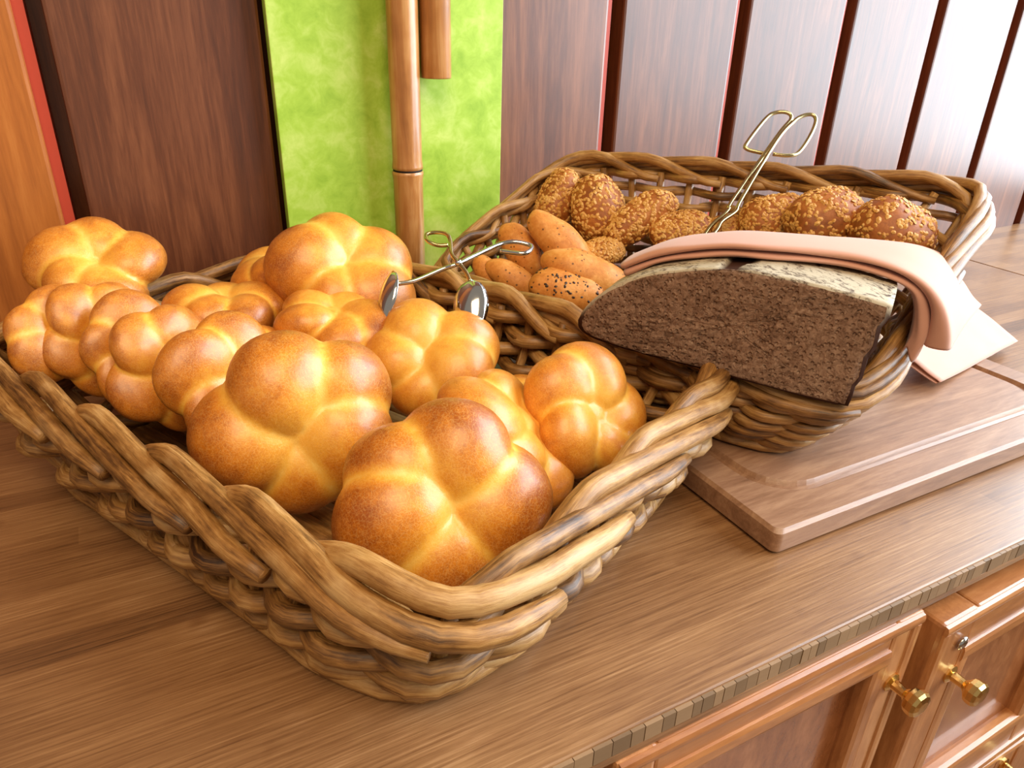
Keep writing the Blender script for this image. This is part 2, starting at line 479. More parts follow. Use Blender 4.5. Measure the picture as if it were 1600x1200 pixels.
def door_parts(x0, x1, z0, z1, y, parent, M, st, mh=None, mv=None):
    """panelled door in a local frame, M maps local->world"""
    mh = mh or M_cab; mv = mv or M_cabv
    def P(name, a, b, c, d, e, f, mat, par, bev=0.0, recenter=True):
        V, F = box_geo(a, b, c, d, e, f, bev, long_only=name in ('moulding', 'edge_bead'))
        return put(name, [M @ v for v in V], F, mat, par, smooth=False)
    P('stile', x0, x0 + st, y, y + 0.02, z0, z1, mv, parent, 0.003)
    P('stile', x1 - st, x1, y, y + 0.02, z0, z1, mv, parent, 0.003)
    P('rail', x0 + st, x1 - st, y + 0.0005, y + 0.0195, z1 - st, z1, mh, parent, 0.002)
    P('rail', x0 + st, x1 - st, y + 0.0005, y + 0.0195, z0, z0 + st, mh, parent, 0.002)
    P('panel', x0 + st - 0.004, x1 - st + 0.004, y + 0.010, y + 0.016, z0 + st - 0.004, z1 - st + 0.004, M_cabp, parent, 0.0)
    for (a, b, c, d, hor) in ((x0 + st - 0.001, x1 - st + 0.001, z1 - st - 0.012, z1 - st + 0.004, 1), (x0 + st - 0.001, x1 - st + 0.001, z0 + st - 0.004, z0 + st + 0.012, 1),
                         (x0 + st - 0.004, x0 + st + 0.012, z0 + st - 0.001, z1 - st + 0.001, 0), (x1 - st - 0.012, x1 - st + 0.004, z0 + st - 0.001, z1 - st + 0.001, 0)):
        P('moulding', a, b, y - (0.002 if hor else 0.0014), y + (0.012 if hor else 0.0123), c, d, M_cab if hor else mv, parent, 0.0045)
    # outer raised bead along the rim of the door
    for (a, b, c, d) in ((x0 + 0.002, x1 - 0.002, z1 - 0.010, z1 - 0.001), (x0 + 0.002, x1 - 0.002, z0 + 0.001, z0 + 0.010)):
        P('edge_bead', a, b, y - 0.0025, y + 0.006, c, d, mh, parent, 0.0035)
    for (a, b) in ((x0 + 0.001, x0 + 0.010), (x1 - 0.010, x1 - 0.001)):
        P('edge_bead', a, b, y - 0.0021, y + 0.0063, z0 + 0.009, z1 - 0.009, mv, parent, 0.0035)

def knob(org, axis, parent, r=0.0100):
    prof = [(0.0075, -0.002), (0.0075, 0.0015), (0.004, 0.003), (0.0036, 0.011), (0.0062, 0.0135), (r * 0.93, 0.0155), (r, 0.018), (r, 0.0215), (r * 0.86, 0.0235), (r * 0.5, 0.0245), (0.0005, 0.0247)]
    V, F = lathe_geo(prof, 8 if False else 10, axis, Vector(org))
    o = put('knob', V, F, M_brass, parent, smooth=False)
    return o

I4 = Matrix.Identity(4)
d1 = empty('cabinet_door', (0.29, 0.2, -0.285))
tag(d1, 'closed panelled cabinet door with a brass knob at its right edge', 'door')
door_parts(0.171, 0.4165, -0.285, -0.0185, 0.190, d1, I4, 0.027)
knob((0.4035, 0.190, -0.077), Vector((0, -1, 0)), d1)
# the next door stands a touch ajar, hinged on its far side
HX = 0.690; ang = math.radians(1.5)
Mh = Matrix.Translation((HX, 0.195, 0)) @ Matrix.Rotation(ang, 4, 'Z') @ Matrix.Translation((-HX, -0.195, 0))
d2 = empty('cabinet_door', (0.56, 0.19, -0.285))
tag(d2, 'panelled cabinet door a touch ajar with a brass knob and shiny panel', 'door')
door_parts(0.4335, 0.690, -0.290, -0.035, 0.190, d2, Mh, 0.040)
kv = Mh @ Vector((0.4665, 0.190, -0.095))
knob(kv, Mh.to_3x3() @ Vector((0, -1, 0)), d2)
V, F = lathe_geo([(0.0055, 0.0), (0.0055, 0.0012), (0.003, 0.0022), (0.0005, 0.0024)], 12, Mh.to_3x3() @ Vector((0, -1, 0)), Mh @ Vector((0.463, 0.1885, -0.062)))
put('stud', V, F, M_steel, d2)
for i, (xa, xb) in enumerate(((0.171, 0.4165), (0.4335, 0.690))):
    d3 = empty('cabinet_door', ((xa + xb) / 2, 0.2, -0.78))
    tag(d3, ('lower panelled cabinet door beneath the closed upper door', 'lower panelled cabinet door beneath the ajar upper door')[i], 'door')
    door_parts(xa, xb, -0.78, -0.295, 0.190, d3, I4, 0.04)
    knob((xb - 0.026, 0.190, -0.322), Vector((0, -1, 0)), d3, 0.013)

# cutting board with juice groove
def rrect(x0, x1, y0, y1, r, n=8):
    out = []
    for cx, cy, a0 in ((x1 - r, y0 + r, -90), (x1 - r, y1 - r, 0), (x0 + r, y1 - r, 90), (x0 + r, y0 + r, 180)):
        for k in range(n + 1):
            a = math.radians(a0 + 90 * k / n)
            out.append((cx + r * math.cos(a), cy + r * math.sin(a)))
    return out
def cutting_board():
    x0, x1, y0, y1, T = 0.345, 0.758, 0.2585, 0.515, 0.020
    loops = []
    def add(ins, z, r): loops.append([(x, y, z) for x, y in rrect(x0 + ins, x1 - ins, y0 + ins, y1 - ins, r)])
    add(0.003, 0.0, 0.005); add(0.0, 0.003, 0.006); add(0.0, T - 0.0025, 0.006); add(0.0025, T, 0.006)
    add(0.0262, T, 0.044); add(0.0270, T - 0.0012, 0.0435); add(0.0285, T - 0.0036, 0.043); add(0.0315, T - 0.0044, 0.041); add(0.0345, T - 0.0036, 0.039)
    add(0.0360, T - 0.0012, 0.038); add(0.0368, T, 0.0375)
    n = len(loops[0]); V = [p for L in loops for p in L]; F = []
    for i in range(len(loops) - 1):
        for k in range(n):
            k2 = (k + 1) % n
            F.append((i * n + k, i * n + k2, (i + 1) * n + k2, (i + 1) * n + k))
    F.append(tuple(reversed(range(n)))); F.append(tuple((len(loops) - 1) * n + k for k in range(n)))
    c = Vector(((x0 + x1) / 2, (y0 + y1) / 2, 0))
    me = bpy.data.meshes.new('cutting_board'); me.from_pydata([tuple(Vector(v) - c) for v in V], [], F)
    o = link('cutting_board', me, M_cut, None, smooth=False); o.location = c
    return tag(o, 'thick wooden cutting board with a juice groove under the high-backed wicker basket', 'cutting board')
cutting_board()

# green panel and bamboo
gp = empty('green_panel', (0.262, 0.74, 0.0))
tag(gp, 'tall lime green marbled panel standing against the board wall', 'panel')
put_box('panel_face', 0.147, 0.379, 0.732, 0.7385, 0.0, 1.25, M_green, gp, b=0.0008)
put_box('panel_backing', 0.1485, 0.3775, 0.7385, 0.7515, 0.0005, 1.249, M_green, gp)
def pole(cx, cy, z0, z1, r, nodes, label):
    prof = []; zs = [z0, z0 + 0.0006]
    prof.append((r * 0.80, z0 + 0.012)); prof.append((r * 0.80, z0)); prof.append((r * 0.97, z0)); prof.append((r, z0 + 0.001))
    for nz in nodes:
        prof += [(r, nz - 0.010), (r * 1.06, nz - 0.004), (r * 1.06, nz - 0.0016), (r * 0.95, nz - 0.0008), (r * 0.95, nz + 0.0008), (r * 1.05, nz + 0.0016), (r * 1.03, nz + 0.004), (r * 0.985, nz + 0.010)]
    prof += [(r, z1)]
    V, F = lathe_geo(prof, 28)
    V = [v + Vector((0, 0, -z0)) for v in V]
    me = bpy.data.meshes.new('bamboo_pole'); me.from_pydata([tuple(v) for v in V], [], F)
    o = link('bamboo_pole', me, M_pole); o.location = (cx, cy, z0)
    for nz in nodes:
        ring, Fr = lathe_geo([(r * 0.94, -0.0009), (r * 0.985, -0.0007), (r * 0.985, 0.0007), (r * 0.94, 0.0009)], 28)
        me2 = bpy.data.meshes.new('node_ring'); me2.from_pydata([tuple(v) for v in ring], [], Fr)
        q = link('node_ring', me2, M_dark, o); q.location = (0, 0, nz - z0)
    return tag(o, label, 'bamboo pole')
pole(0.2645, 0.712, 0.0, 1.2, 0.0148, (0.181, 0.47, 0.78, 1.05), 'long jointed bamboo pole standing in front of the green panel')
pole(0.2965, 0.712, 0.2655, 1.2, 0.0152, (0.56, 0.86, 1.1), 'shorter bamboo pole ending above the basket in front of the green panel')

# ------------------------------------------------------------------ baskets
def ring_pts(corners, rads, ns, nc):
    """closed rounded quad, sampled per side and corner so rings match one another"""
    C = [Vector(c) for c in corners]; out = []
    for i in range(4):
        a, b, c = C[i - 1], C[i], C[(i + 1) % 4]; d = C[(i + 2) % 4]
        r = rads[i]; r2 = rads[(i + 1) % 4]
        p0 = b + (a - b).normalized() * r; p1 = b + (c - b).normalized() * r
        for k in range(nc):
            t = k / nc
            out.append(p0 * (1 - t) ** 2 + b * 2 * t * (1 - t) + p1 * t * t)
        q = c + (b - c).normalized() * r2
        n = ns[i]
        for k in range(n): out.append(p1.lerp(q, k / n))
    return out

def basket(name, label, rim, bot, rads, brads, mat, ns, nc, rows, rw, rs, rr, span, seed, step=2):
    rnd = random.Random(seed)
    base = sum((Vector(b) for b in bot), Vector()) / 4
    root = empty(name, base)
    tag(root, label, 'basket', 'wicker bread baskets')
    R1 = ring_pts(rim, rads, ns, nc); R0 = ring_pts(bot, brads, ns, nc)
    n = len(R1)
    def P(s, h):
        s = s % n; i = int(s); f = s - i
        def cr(R):
            p, q, r, v = R[(i - 1) % n], R[i], R[(i + 1) % n], R[(i + 2) % n]
            return 0.5 * ((2 * q) + (r - p) * f + (2 * p - 5 * q + 4 * r - v) * f * f + (3 * q - p - 3 * r + v) * f ** 3)
        return cr(R0).lerp(cr(R1), h)
    cen0 = base
    def Nn(s, h):
        t = P(s + 0.3, h) - P(s - 0.3, h); t.z = 0
        nn = Vector((t.y, -t.x, 0)).normalized()
        c = P(s, h); c2 = Vector((c.x - cen0.x, c.y - cen0.y, 0))
        return nn if nn.dot(c2) > 0 else -nn
    def bel(s, h): return Nn(s, h) * (0.008 * math.sin(math.pi * h))
    # stakes: one per sample point
    for j in range(n):
        pts = [P(j, h) + bel(j, h) for h in (0.0, 0.25, 0.5, 0.75, 0.97)]
        put_tube('stake', catmull(pts, 2), rs, mat, root, 7)
    # weavers, three rods to a row, in and out of the stakes
    for r in range(rows):
        h = (r + 0.55) / (rows + 0.35)
        cuts = sorted([rnd.uniform(0, n / 3), rnd.uniform(n / 3, 2 * n / 3), rnd.uniform(2 * n / 3, n)])
        for q in range(3):
            a = cuts[q] - 0.6; b = (cuts[(q + 1) % 3] + (n if q == 2 else 0)) + 0.6
            m_ = int((b - a) * 5); path = []
            wob = rnd.uniform(0, 9)
            for k in range(m_ + 1):
                s = a + (b - a) * k / m_
                off = math.cos(math.pi * s + math.pi * r) * (rs + rw * 0.62)
                zz = noise.noise((s * 0.35, r * 3.1 + wob, seed)) * rw * 0.55
                hh = h + noise.noise((s * 0.2, r * 1.7, wob)) * 0.012
                path.append(P(s, hh) + bel(s, hh) + Nn(s, hh) * off + Vector((0, 0, zz)))
            rad = rw * rnd.uniform(0.9, 1.1)
            put_tube('weaver', path, rad, mat, root, 8, taper=0.5)
    # rolled rim: every stake turns over and runs along the border
    for j in range(0, n, step):
        L = span * rnd.uniform(0.95, 1.08); path = []
        m_ = 22
        for k in range(m_ + 1):
            t = k / m_; s = j + L * t
            lat = -rr * 1.5 + rr * 3.6 * min(1.0, t * 1.15)
            rise = min(1.0, t / 0.30); rise = rise * rise * (3 - 2 * rise)
            ver = -rr * 2.2 + rr * 4.0 * rise - rr * 3.6 * max(0.0, t - 0.30) / 0.70
            lat += rr * 0.35 * noise.noise((s * 0.5, j * 2.3, seed)); ver += rr * 0.3 * noise.noise((s * 0.5, j * 1.3, seed + 5))
            path.append(P(s, 1.0) + Nn(s, 1.0) * lat + Vector((0, 0, ver)))
        put_tube('rim_rod', path, lambda t, q=rr * rnd.uniform(0.9, 1.08): q * (1 - 0.18 * abs(2 * t - 1) ** 3), mat, root, 9, taper=0.2)
    # a plain foot rod right round the base
    path = [P(s / 3, 0.015) + Nn(s / 3, 0.0) * (rs + rw * 0.5) for s in range(n * 3 + 1)]
    put_tube('foot_rod', path, rw * 1.05, mat, root, 8)
    # woven base
    A, B, Cc, D = [Vector(b) for b in bot]
    nb = 16
    for k in range(nb):
        u = (k + 0.5) / nb
        p = A.lerp(B, u); q = D.lerp(Cc, u); d = (q - p).normalized() * 0.012
        z = Vector((0, 0, 0.004))
        put_tube('base_rod', [p + d + z, p.lerp(q, 0.5) + z, q - d + z], (A - B).length / nb * 0.52, mat, root, 6, flat=0.35)
    return root

E1 = Vector((math.cos(math.radians(27)), math.sin(math.radians(27)), 0)); E2 = Vector((-E1.y, E1.x, 0))
def uv(u, v, z): return E1 * u + E2 * v + Vector((0, 0, z))
rim1 = [uv(0.178, 0.146, 0.084), uv(0.512, 0.146, 0.086), uv(0.498, 0.580, 0.100), uv(0.172, 0.592, 0.094)]
bot1 = [uv(0.187, 0.176, 0.006), uv(0.482, 0.170, 0.006), uv(0.470, 0.555, 0.006), uv(0.196, 0.555, 0.006)]
basket('wicker_basket', 'tan rectangular wicker basket heaped with golden buns on the worktop', rim1, bot1, (0.05, 0.05, 0.06, 0.035), (0.065, 0.05, 0.05, 0.05), M_wick, (7, 10, 7, 10), 2, 6, 0.0058, 0.0044, 0.0066, 6.6, 3)
rim2 = [Vector((0.422, 0.279, 0.082)), Vector((0.662, 0.366, 0.198)), Vector((0.435, 0.684, 0.185)), Vector((0.258, 0.652, 0.092))]
bot2 = [Vector((0.417, 0.322, 0.025)), Vector((0.560, 0.392, 0.025)), Vector((0.425, 0.635, 0.025)), Vector((0.305, 0.618, 0.025))]
basket('wicker_basket', 'high-backed wicker basket holding seeded rolls on the cutting board', rim2, bot2, (0.045, 0.04, 0.04, 0.05), (0.045, 0.04, 0.04, 0.045), M_wick, (6, 10, 4, 10), 2, 13, 0.0043, 0.0038, 0.0050, 8.6, 11)

# ------------------------------------------------------------------ buns
def lobed(seed, nl=5, sub=5, dark=0.0, flat=0.72, lob=0.43, lr=0.57, twist=0.25, core=0.58):
    rnd = random.Random(seed)
    bm = bmesh.new(); bmesh.ops.create_icosphere(bm, subdivisions=sub, radius=1.0)
    L = []; ex = rnd.uniform(-0.07, 0.07); ey = rnd.uniform(-0.07, 0.07)
    for i in range(nl):
        a = 2 * math.pi * i / nl + rnd.uniform(-0.22, 0.22)
        lo = lob * rnd.uniform(0.86, 1.10)
        c = Vector((math.cos(a) * lo + ex, math.sin(a) * lo + ey, 0.10 + rnd.uniform(-0.09, 0.12)))
        L.append((c, lr * rnd.uniform(0.90, 1.12), a))
    L.append((Vector((0, 0, -0.08)), core, None))
    bm.verts.ensure_lookup_table()
    off = Vector((rnd.uniform(0, 50), rnd.uniform(0, 50), rnd.uniform(0, 50)))
    bake = []
    K = 64.0
    for v in bm.verts:
        d = v.co.normalized()
        # swirl: the seams curve around the crown
        up = max(0.0, d.z)
        an = twist * up * 1.6
        dx = d.x * math.cos(an) - d.y * math.sin(an); dy = d.x * math.sin(an) + d.y * math.cos(an)
        dd = Vector((dx, dy, d.z))
        ts = []
        for c, r, a in L:
            b = dd.dot(c); q = r * r - c.length_squared + b * b
            t = b + math.sqrt(q) if q > 0 else 0.12
            ts.append(max(t, 0.1))
        s = sum(t ** K for t in ts) ** (1 / K)
        so = sorted(ts[:-1], reverse=True)
        cre = min(1.0, (so[0] - so[1]) / 0.13); rho = math.hypot(d.x, d.y)
        s *= 1 + 0.020 * noise.noise(d * 2.2 + off) + 0.006 * noise.noise(d * 7 + off)
        p = d * s
        p.z *= flat
        if p.z < -0.40: p.z = -0.40 + (p.z + 0.40) * 0.30
        v.co = p
        top = min(1.0, max(0.0, (s - 0.62) / 0.42))
        bk = 0.22 + 0.25 * cre ** 0.45 + 0.20 * top * cre + 0.26 * rho * cre ** 0.4
        if d.z < -0.25: bk = bk * 0.5 + 0.36
        bake.append(bk + dark * (0.35 + 0.65 * cre) * (0.5 + 0.5 * rho))
    me = bpy.data.meshes.new('bun')
    bm.to_mesh(me); bm.free()
    at = me.attributes.new('bake', 'FLOAT', 'POINT')
    at.data.foreach_set('value', bake)
    mx = max(math.hypot(v.co.x, v.co.y) for v in me.vertices)
    for v in me.vertices: v.co = v.co / (2 * mx)
    return me

FORMS = ((0.86, 0.47, 0.545, 0.15), (0.90, 0.48, 0.53, -0.2), (0.80, 0.49, 0.53, 0.35), (0.84, 0.50, 0.52, -0.35))
def bun(pos, d, axis, spin, mesh, label, flat=1.0, dark=0.0):
    z = Vector(axis).normalized(); x = (RT - z * RT.dot(z)).normalized(); y = z.cross(x)
    a = math.radians(spin)
    X = x * math.cos(a) + y * math.sin(a); Y = z.cross(X)
    me = lobed(int(abs(pos[0]) * 9000) + mesh, 5, 5, dark, *FORMS[mesh]); o = link('bun', me, M_bun)
    R = Matrix((X, Y, z)).transposed()
    o.matrix_world = Matrix.Translation(pos) @ R.to_4x4() @ Matrix.Diagonal((d, d, d * flat, 1))
    return tag(o, label, 'bun', 'golden lobed buns in the tan basket')
row = (0.40, -0.80, 0.42)
BUNS = [
 ((0.1329, 0.3242, 0.0740), 0.126, (-0.25, -0.86, 0.34), 72, 0, 'dark golden five-lobed bun in the near corner of the tan basket', 1.0, 0.09),
 ((0.0753, 0.4324, 0.0830), 0.130, (0.05, -0.95, 0.30), 110, 1, 'browned lobed bun leaning behind the one in the near basket corner', 1.0, 0.04),
 ((0.0510, 0.5080, 0.0820), 0.112, row, 100, 2, 'third bun along the front rim of the tan basket from its near corner', 0.75),
 ((0.0110, 0.5480, 0.0850), 0.096, row, 150, 3, 'fourth bun along the front rim of the tan basket from its near corner', 0.7),
 ((-0.0060, 0.5700, 0.0890), 0.090, row, 120, 2, 'fifth bun along the front rim of the tan basket from its near corner', 0.6),
 ((-0.0265, 0.5980, 0.0960), 0.088, row, 140, 3, 'sixth bun along the front rim of the tan basket from its near corner', 0.6),
 ((-0.0530, 0.5990, 0.1020), 0.078, row, 110, 0, 'last bun of the front row, at the far end of the front rim', 0.6),
 ((-0.0255, 0.6580, 0.1230), 0.106, (0.1, -0.55, 0.83), 40, 2, 'large pale topped bun on the heap close to the dark boards'),
 ((0.0597, 0.6015, 0.0930), 0.098, (0.0, 0.1, 1.0), 100, 1, 'small bun with two rounded lobes showing in the middle of the heap'),
 ((0.1322, 0.5357, 0.0950), 0.100, (0.1, 0.0, 1.0), 60, 3, 'bun in the heap just below the left spoon of the tongs'),
 ((0.1635, 0.6016, 0.1190), 0.126, (-0.05, -0.70, 0.60), 43, 0, 'big bun topping the heap in front of the bamboo pole'),
 ((0.1189, 0.6499, 0.1080), 0.092, (-0.4, 0.1, 0.9), 20, 2, 'bun half hidden beside the big one topping the heap'),
 ((0.1890, 0.4800, 0.0830), 0.105, (-0.10, -0.60, 0.72), 100, 1, 'pale yellow lobed bun in the heap below the right spoon', 1.0, -0.12),
 ((0.2010, 0.3730, 0.0700), 0.108, (0.45, -0.45, 0.75), 30, 3, 'pale bun behind the dark golden bun of the near basket corner', 0.9, -0.10),
 ((0.2560, 0.3694, 0.0740), 0.102, (0.15, -0.72, 0.60), 95, 2, 'single bun by the short side rim beneath the dark loaf', 1.0, -0.05),
 ((0.2396, 0.4363, 0.0480), 0.080, (0.0, 0.0, 1.0), 10, 0, 'bun low in the basket peeping out behind the single side bun'),
]
for b in BUNS: bun(b[0], b[1] * 1.07, *b[2:])

# ------------------------------------------------------------------ seeded rolls
def roll_geo(L, W, Hh, seed, sq=2.3, point=0.0, nu=26, nv=20):
    off = Vector((seed * 3.7, seed * 1.9, 0)); V = []; F = []
    for i in range(nu + 1):
        u = -math.pi / 2 + math.pi * i / nu
        cu, su = math.cos(u), math.sin(u)
        px = math.copysign(abs(su) ** (2 / sq if sq > 2 else 1), su)
        pr = max(abs(cu), 1e-4) ** (2 / sq)
        for k in range(nv):
            a = 2 * math.pi * k / nv
            y = math.cos(a); z = math.sin(a)
            p = Vector((px * L / 2, y * pr * W / 2, z * pr * Hh / 2 * (1.0 if z > 0 else 0.8)))
            p.z += L * 0.05 * (1 - px * px) * point
            p *= 1 + 0.11 * noise.noise(p * 45 + off) + 0.02 * noise.noise(p * 160 + off)
            V.append(p)
    for i in range(nu):
        for k in range(nv):
            k2 = (k + 1) % nv
            F.append((i * nv + k, (i + 1) * nv + k, (i + 1) * nv + k2, i * nv + k2))
    return V, F

def flakes_geo(V, F, n, size, seed, zmin):
    rnd = random.Random(seed); outV = []; outF = []
    cand = []
    for f in F:
        a, b, c, d = (V[i] for i in f)
        nr = (c - a).cross(d - b)
        ar = nr.length
        if ar < 1e-9: continue
        nr.normalize(); cc = (a + b + c + d) / 4
        if nr.dot(cc) < 0: nr = -nr
        if nr.z > zmin: cand.append((cc, nr, ar, (a, b, c, d)))
    tot = [c[2] for c in cand]
    for cc, nr, ar, q in rnd.choices(cand, tot, k=n):
        u, v = rnd.random(), rnd.random()
        p = q[0] * (1 - u) * (1 - v) + q[1] * u * (1 - v) + q[2] * u * v + q[3] * (1 - u) * v
        nn = (nr + Vector((rnd.uniform(-1, 1), rnd.uniform(-1, 1), rnd.uniform(-1, 1))) * 0.35).normalized()
        x = nn.orthogonal().normalized(); x = (Matrix.Rotation(rnd.uniform(0, 6.28), 3, nn) @ x); y = nn.cross(x)
        s = size * rnd.uniform(0.7, 1.25); b0 = len(outV)
        for k in range(6):
            a = k * math.pi / 3
            outV.append(p + x * math.cos(a) * s + y * math.sin(a) * s * 0.68)
        outV.append(p + nn * s * 0.45); outV.append(p - nn * s * 0.3)
        for k in range(6):
            k2 = (k + 1) % 6
            outF.append((b0 + k, b0 + k2, b0 + 6)); outF.append((b0 + k2, b0 + k, b0 + 7))
    return outV, outF

def roll(pos, L, W, Hh, theta, kind, label, seed, tilt=0.0, sq=2.3):
    """theta: lie of the long axis; the roll's top leans to the room"""
    t = math.radians(theta)
    X = (RT * math.cos(t) + UP * math.sin(t) + FW * tilt).normalized()
    Z = (-FW * 0.75 + Vector((0, 0, 0.75))); Z = (Z - X * Z.dot(X)).normalized(); Y = Z.cross(X)
    V, F = roll_geo(L, W, Hh, seed, sq, 0.4 if kind == 'smooth' else 0.0)
    me = bpy.data.meshes.new('bread_roll'); me.from_pydata([tuple(v) for v in V], [], F)
    o = link('bread_roll', me, M_rolls if kind in ('smooth', 'seeded') else M_rollb)
    o.matrix_world = Matrix.Translation(pos) @ Matrix((X, Y, Z)).transposed().to_4x4()
    if kind == 'oat':
        fv, ff = flakes_geo(V, F, 420, 0.0027, seed, -0.15)
        q = put('oat_flakes', fv, ff, M_oat, o, smooth=False, world=False); tag(q, 'toasted oat flakes', kind='stuff')
    if kind == 'seeded':
        fv, ff = flakes_geo(V, F, 90, 0.0017, seed, 0.0)
        q = put('dark_seeds', fv, ff, M_seed, o, smooth=False, world=False); tag(q, 'dark scattered seeds', kind='stuff')
    return tag(o, label, 'bread roll', 'rolls in the high-backed basket')

PXM = 1 / 1500.0
ROLLS = [
 ((0.4052, 0.6526, 0.1496), 105, 62, 62, 68, 'oat', 'oat crusted roll standing in the far corner of the high-backed basket'),
 ((0.4309, 0.6161, 0.1464), 100, 82, 78, 100, 'oat', 'upright brown roll with oat cap beside the corner roll'),
 ((0.4529, 0.5750, 0.1453), 122, 58, 56, 32, 'oat', 'long oat roll leaning diagonally against the upright brown roll'),
 ((0.4786, 0.5425, 0.1381), 92, 62, 54, 15, 'oat', 'oat roll lying just below the wire tongs'),
 ((0.5153, 0.5133, 0.1413), 66, 50, 46, 5, 'oat', 'small oat roll peeping out above the salmon napkin'),
 ((0.5352, 0.4835, 0.1571), 92, 72, 66, 20, 'oat', 'oat roll right beside the wire tongs'),
 ((0.5526, 0.4409, 0.1638), 102, 92, 84, 10, 'oat', 'large round oat roll between two others against the basket back'),
 ((0.5785, 0.3927, 0.1626), 102, 92, 84, -25, 'oat', 'oat roll next to the high corner of the high-backed basket'),
 ((0.3730, 0.5872, 0.1224), 132, 58, 54, -45, 'smooth', 'long smooth speckled roll lying on top of the smooth rolls'),
 ((0.3700, 0.5422, 0.1099), 126, 60, 54, -20, 'smooth', 'smooth speckled roll touching the end of the salmon napkin'),
 ((0.3459, 0.6210, 0.1134), 92, 52, 50, -62, 'smooth', 'smooth roll behind the loop of the spoon tongs'),
 ((0.3081, 0.6170, 0.0947), 62, 36, 36, -60, 'smooth', 'small smooth roll at the low rim by the spoon tongs'),
 ((0.3247, 0.5963, 0.0924), 90, 46, 44, -36, 'smooth', 'pale smooth roll lying along the low basket rim'),
 ((0.3477, 0.5365, 0.0986), 106, 62, 54, -14, 'seeded', 'roll dotted with dark seeds beside the dark loaf'),
 ((0.4086, 0.5759, 0.1156), 70, 46, 42, 15, 'oat', 'oat roll wedged between smooth rolls and the diagonal one'),
]
for i, (p, L, W, Hh, th, kind, lab) in enumerate(ROLLS):
    roll(Vector(p), L * PXM, W * PXM, Hh * PXM, th, kind, lab, 20 + i, 0.0, 2.6 if kind == 'oat' else 2.2)

# ------------------------------------------------------------------ dark loaf
LP0 = Vector((0.302, 0.447, 0)); LD = Vector((0.5455, -0.8381, 0)); LW = Vector((0.8381, 0.5455, 0))
def lw(t, w_, z): return LP0 + LD * t + LW * w_ + Vector((0, 0, z))
prof = [(0.0, 0.1098), (0.0055, 0.1215), (0.02, 0.1373), (0.0462, 0.1536), (0.0738, 0.1628), (0.0959, 0.1681), (0.1173, 0.171), (0.155, 0.1698), (0.1869, 0.1672), (0.212, 0.1636),
        (0.2072, 0.1272), (0.2015, 0.0901), (0.1872, 0.0896), (0.1484, 0.0906), (0.107, 0.0926), (0.068, 0.0934), (0.0317, 0.0954), (0.01, 0.0985), (0.0014, 0.1036)]
def dense(pr, n):
    out = []
    top = catmull([Vector((a, b, 0)) for a, b in pr[:10]], n)
    side = [Vector((*pr[9], 0)).lerp(Vector((*pr[11], 0)), k / (2 * n)) + Vector((0.0012 * math.sin(k * 2.1), 0, 0)) for k in range(1, 2 * n)]
    bot = catmull([Vector((a, b, 0)) for a, b in pr[11:] + [pr[0]]], n)
    return top + side + bot[:-1]
DP = dense(prof, 5)
NP_ = len(DP)
loaf = empty('rye_loaf', lw(0.1, 0.05, 0.09))
tag(loaf, 'cut dark rye loaf with floured crust under the salmon napkin', 'bread loaf')
V = []; F = []; fl = []
cz = 0.125; ct = 0.125
WS = [0.0, 0.006, 0.014, 0.024, 0.036, 0.050, 0.064, 0.078, 0.090, 0.100, 0.107, 0.112, 0.115]
for wi, ww in enumerate(WS):
    sc = math.sqrt(max(0.02, 1 - (ww / 0.118) ** 5))
    for q in DP:
        t = ct + (q.x - ct) * (0.35 + 0.65 * sc); z = 0.092 + (q.y - 0.092) * sc
        top = q.y > 0.119 and q.x < 0.213 and not (q.x > 0.2 and q.y < 0.158)
        slash = abs(t - 0.108 - 0.1 * (ww - 0.0)) < 0.0075 + 0.003 * noise.noise((ww * 90, t * 60, 3))
        nz = 0.0012 * noise.noise((t * 90, ww * 90, z * 60))
        if top and slash: nz -= 0.0030
        V.append(lw(t, ww, z + nz * (1 if ww > 0 else 0.3)))
        fl.append(0.95 if top and not slash else 0.0)
for i in range(len(WS) - 1):
    for k in range(NP_):
        k2 = (k + 1) % NP_
        F.append((i * NP_ + k, i * NP_ + k2, (i + 1) * NP_ + k2, (i + 1) * NP_ + k))
F.append(tuple((len(WS) - 1) * NP_ + k for k in range(NP_)))
F.append(tuple(reversed(range(NP_))))
o = put('crust', V, F, M_flour, loaf)
at = o.data.attributes.new('flour', 'FLOAT', 'POINT'); at.data.foreach_set('value', fl)
# crumb: the cut face, a fine grid of pores
V = []; F = []
cx, cy = 0.115, 0.130
RN = 26
for r in range(RN + 1):
    f = 1 - (r / RN)
    for q in DP:
        ins = 0.986 if r == 0 else 0.986 * f
        t = cx + (q.x - cx) * ins; z = cy + (q.y - cy) * ins
        e = 0.0 if r == 0 else 1.0
        d = -0.0014 - 0.0016 * e * noise.noise((t * 420, z * 420, 1.0)) - 0.0012 * e * noise.noise((t * 150, z * 150, 4.0))
        V.append(lw(t, d if r else 0.0008, z))
for r in range(RN):
    for k in range(NP_):
        k2 = (k + 1) % NP_
        F.append((r * NP_ + k2, r * NP_ + k, (r + 1) * NP_ + k, (r + 1) * NP_ + k2))
o = put('crumb', V, F, M_crumb, loaf)
tag(o, 'porous dark brown cut face')

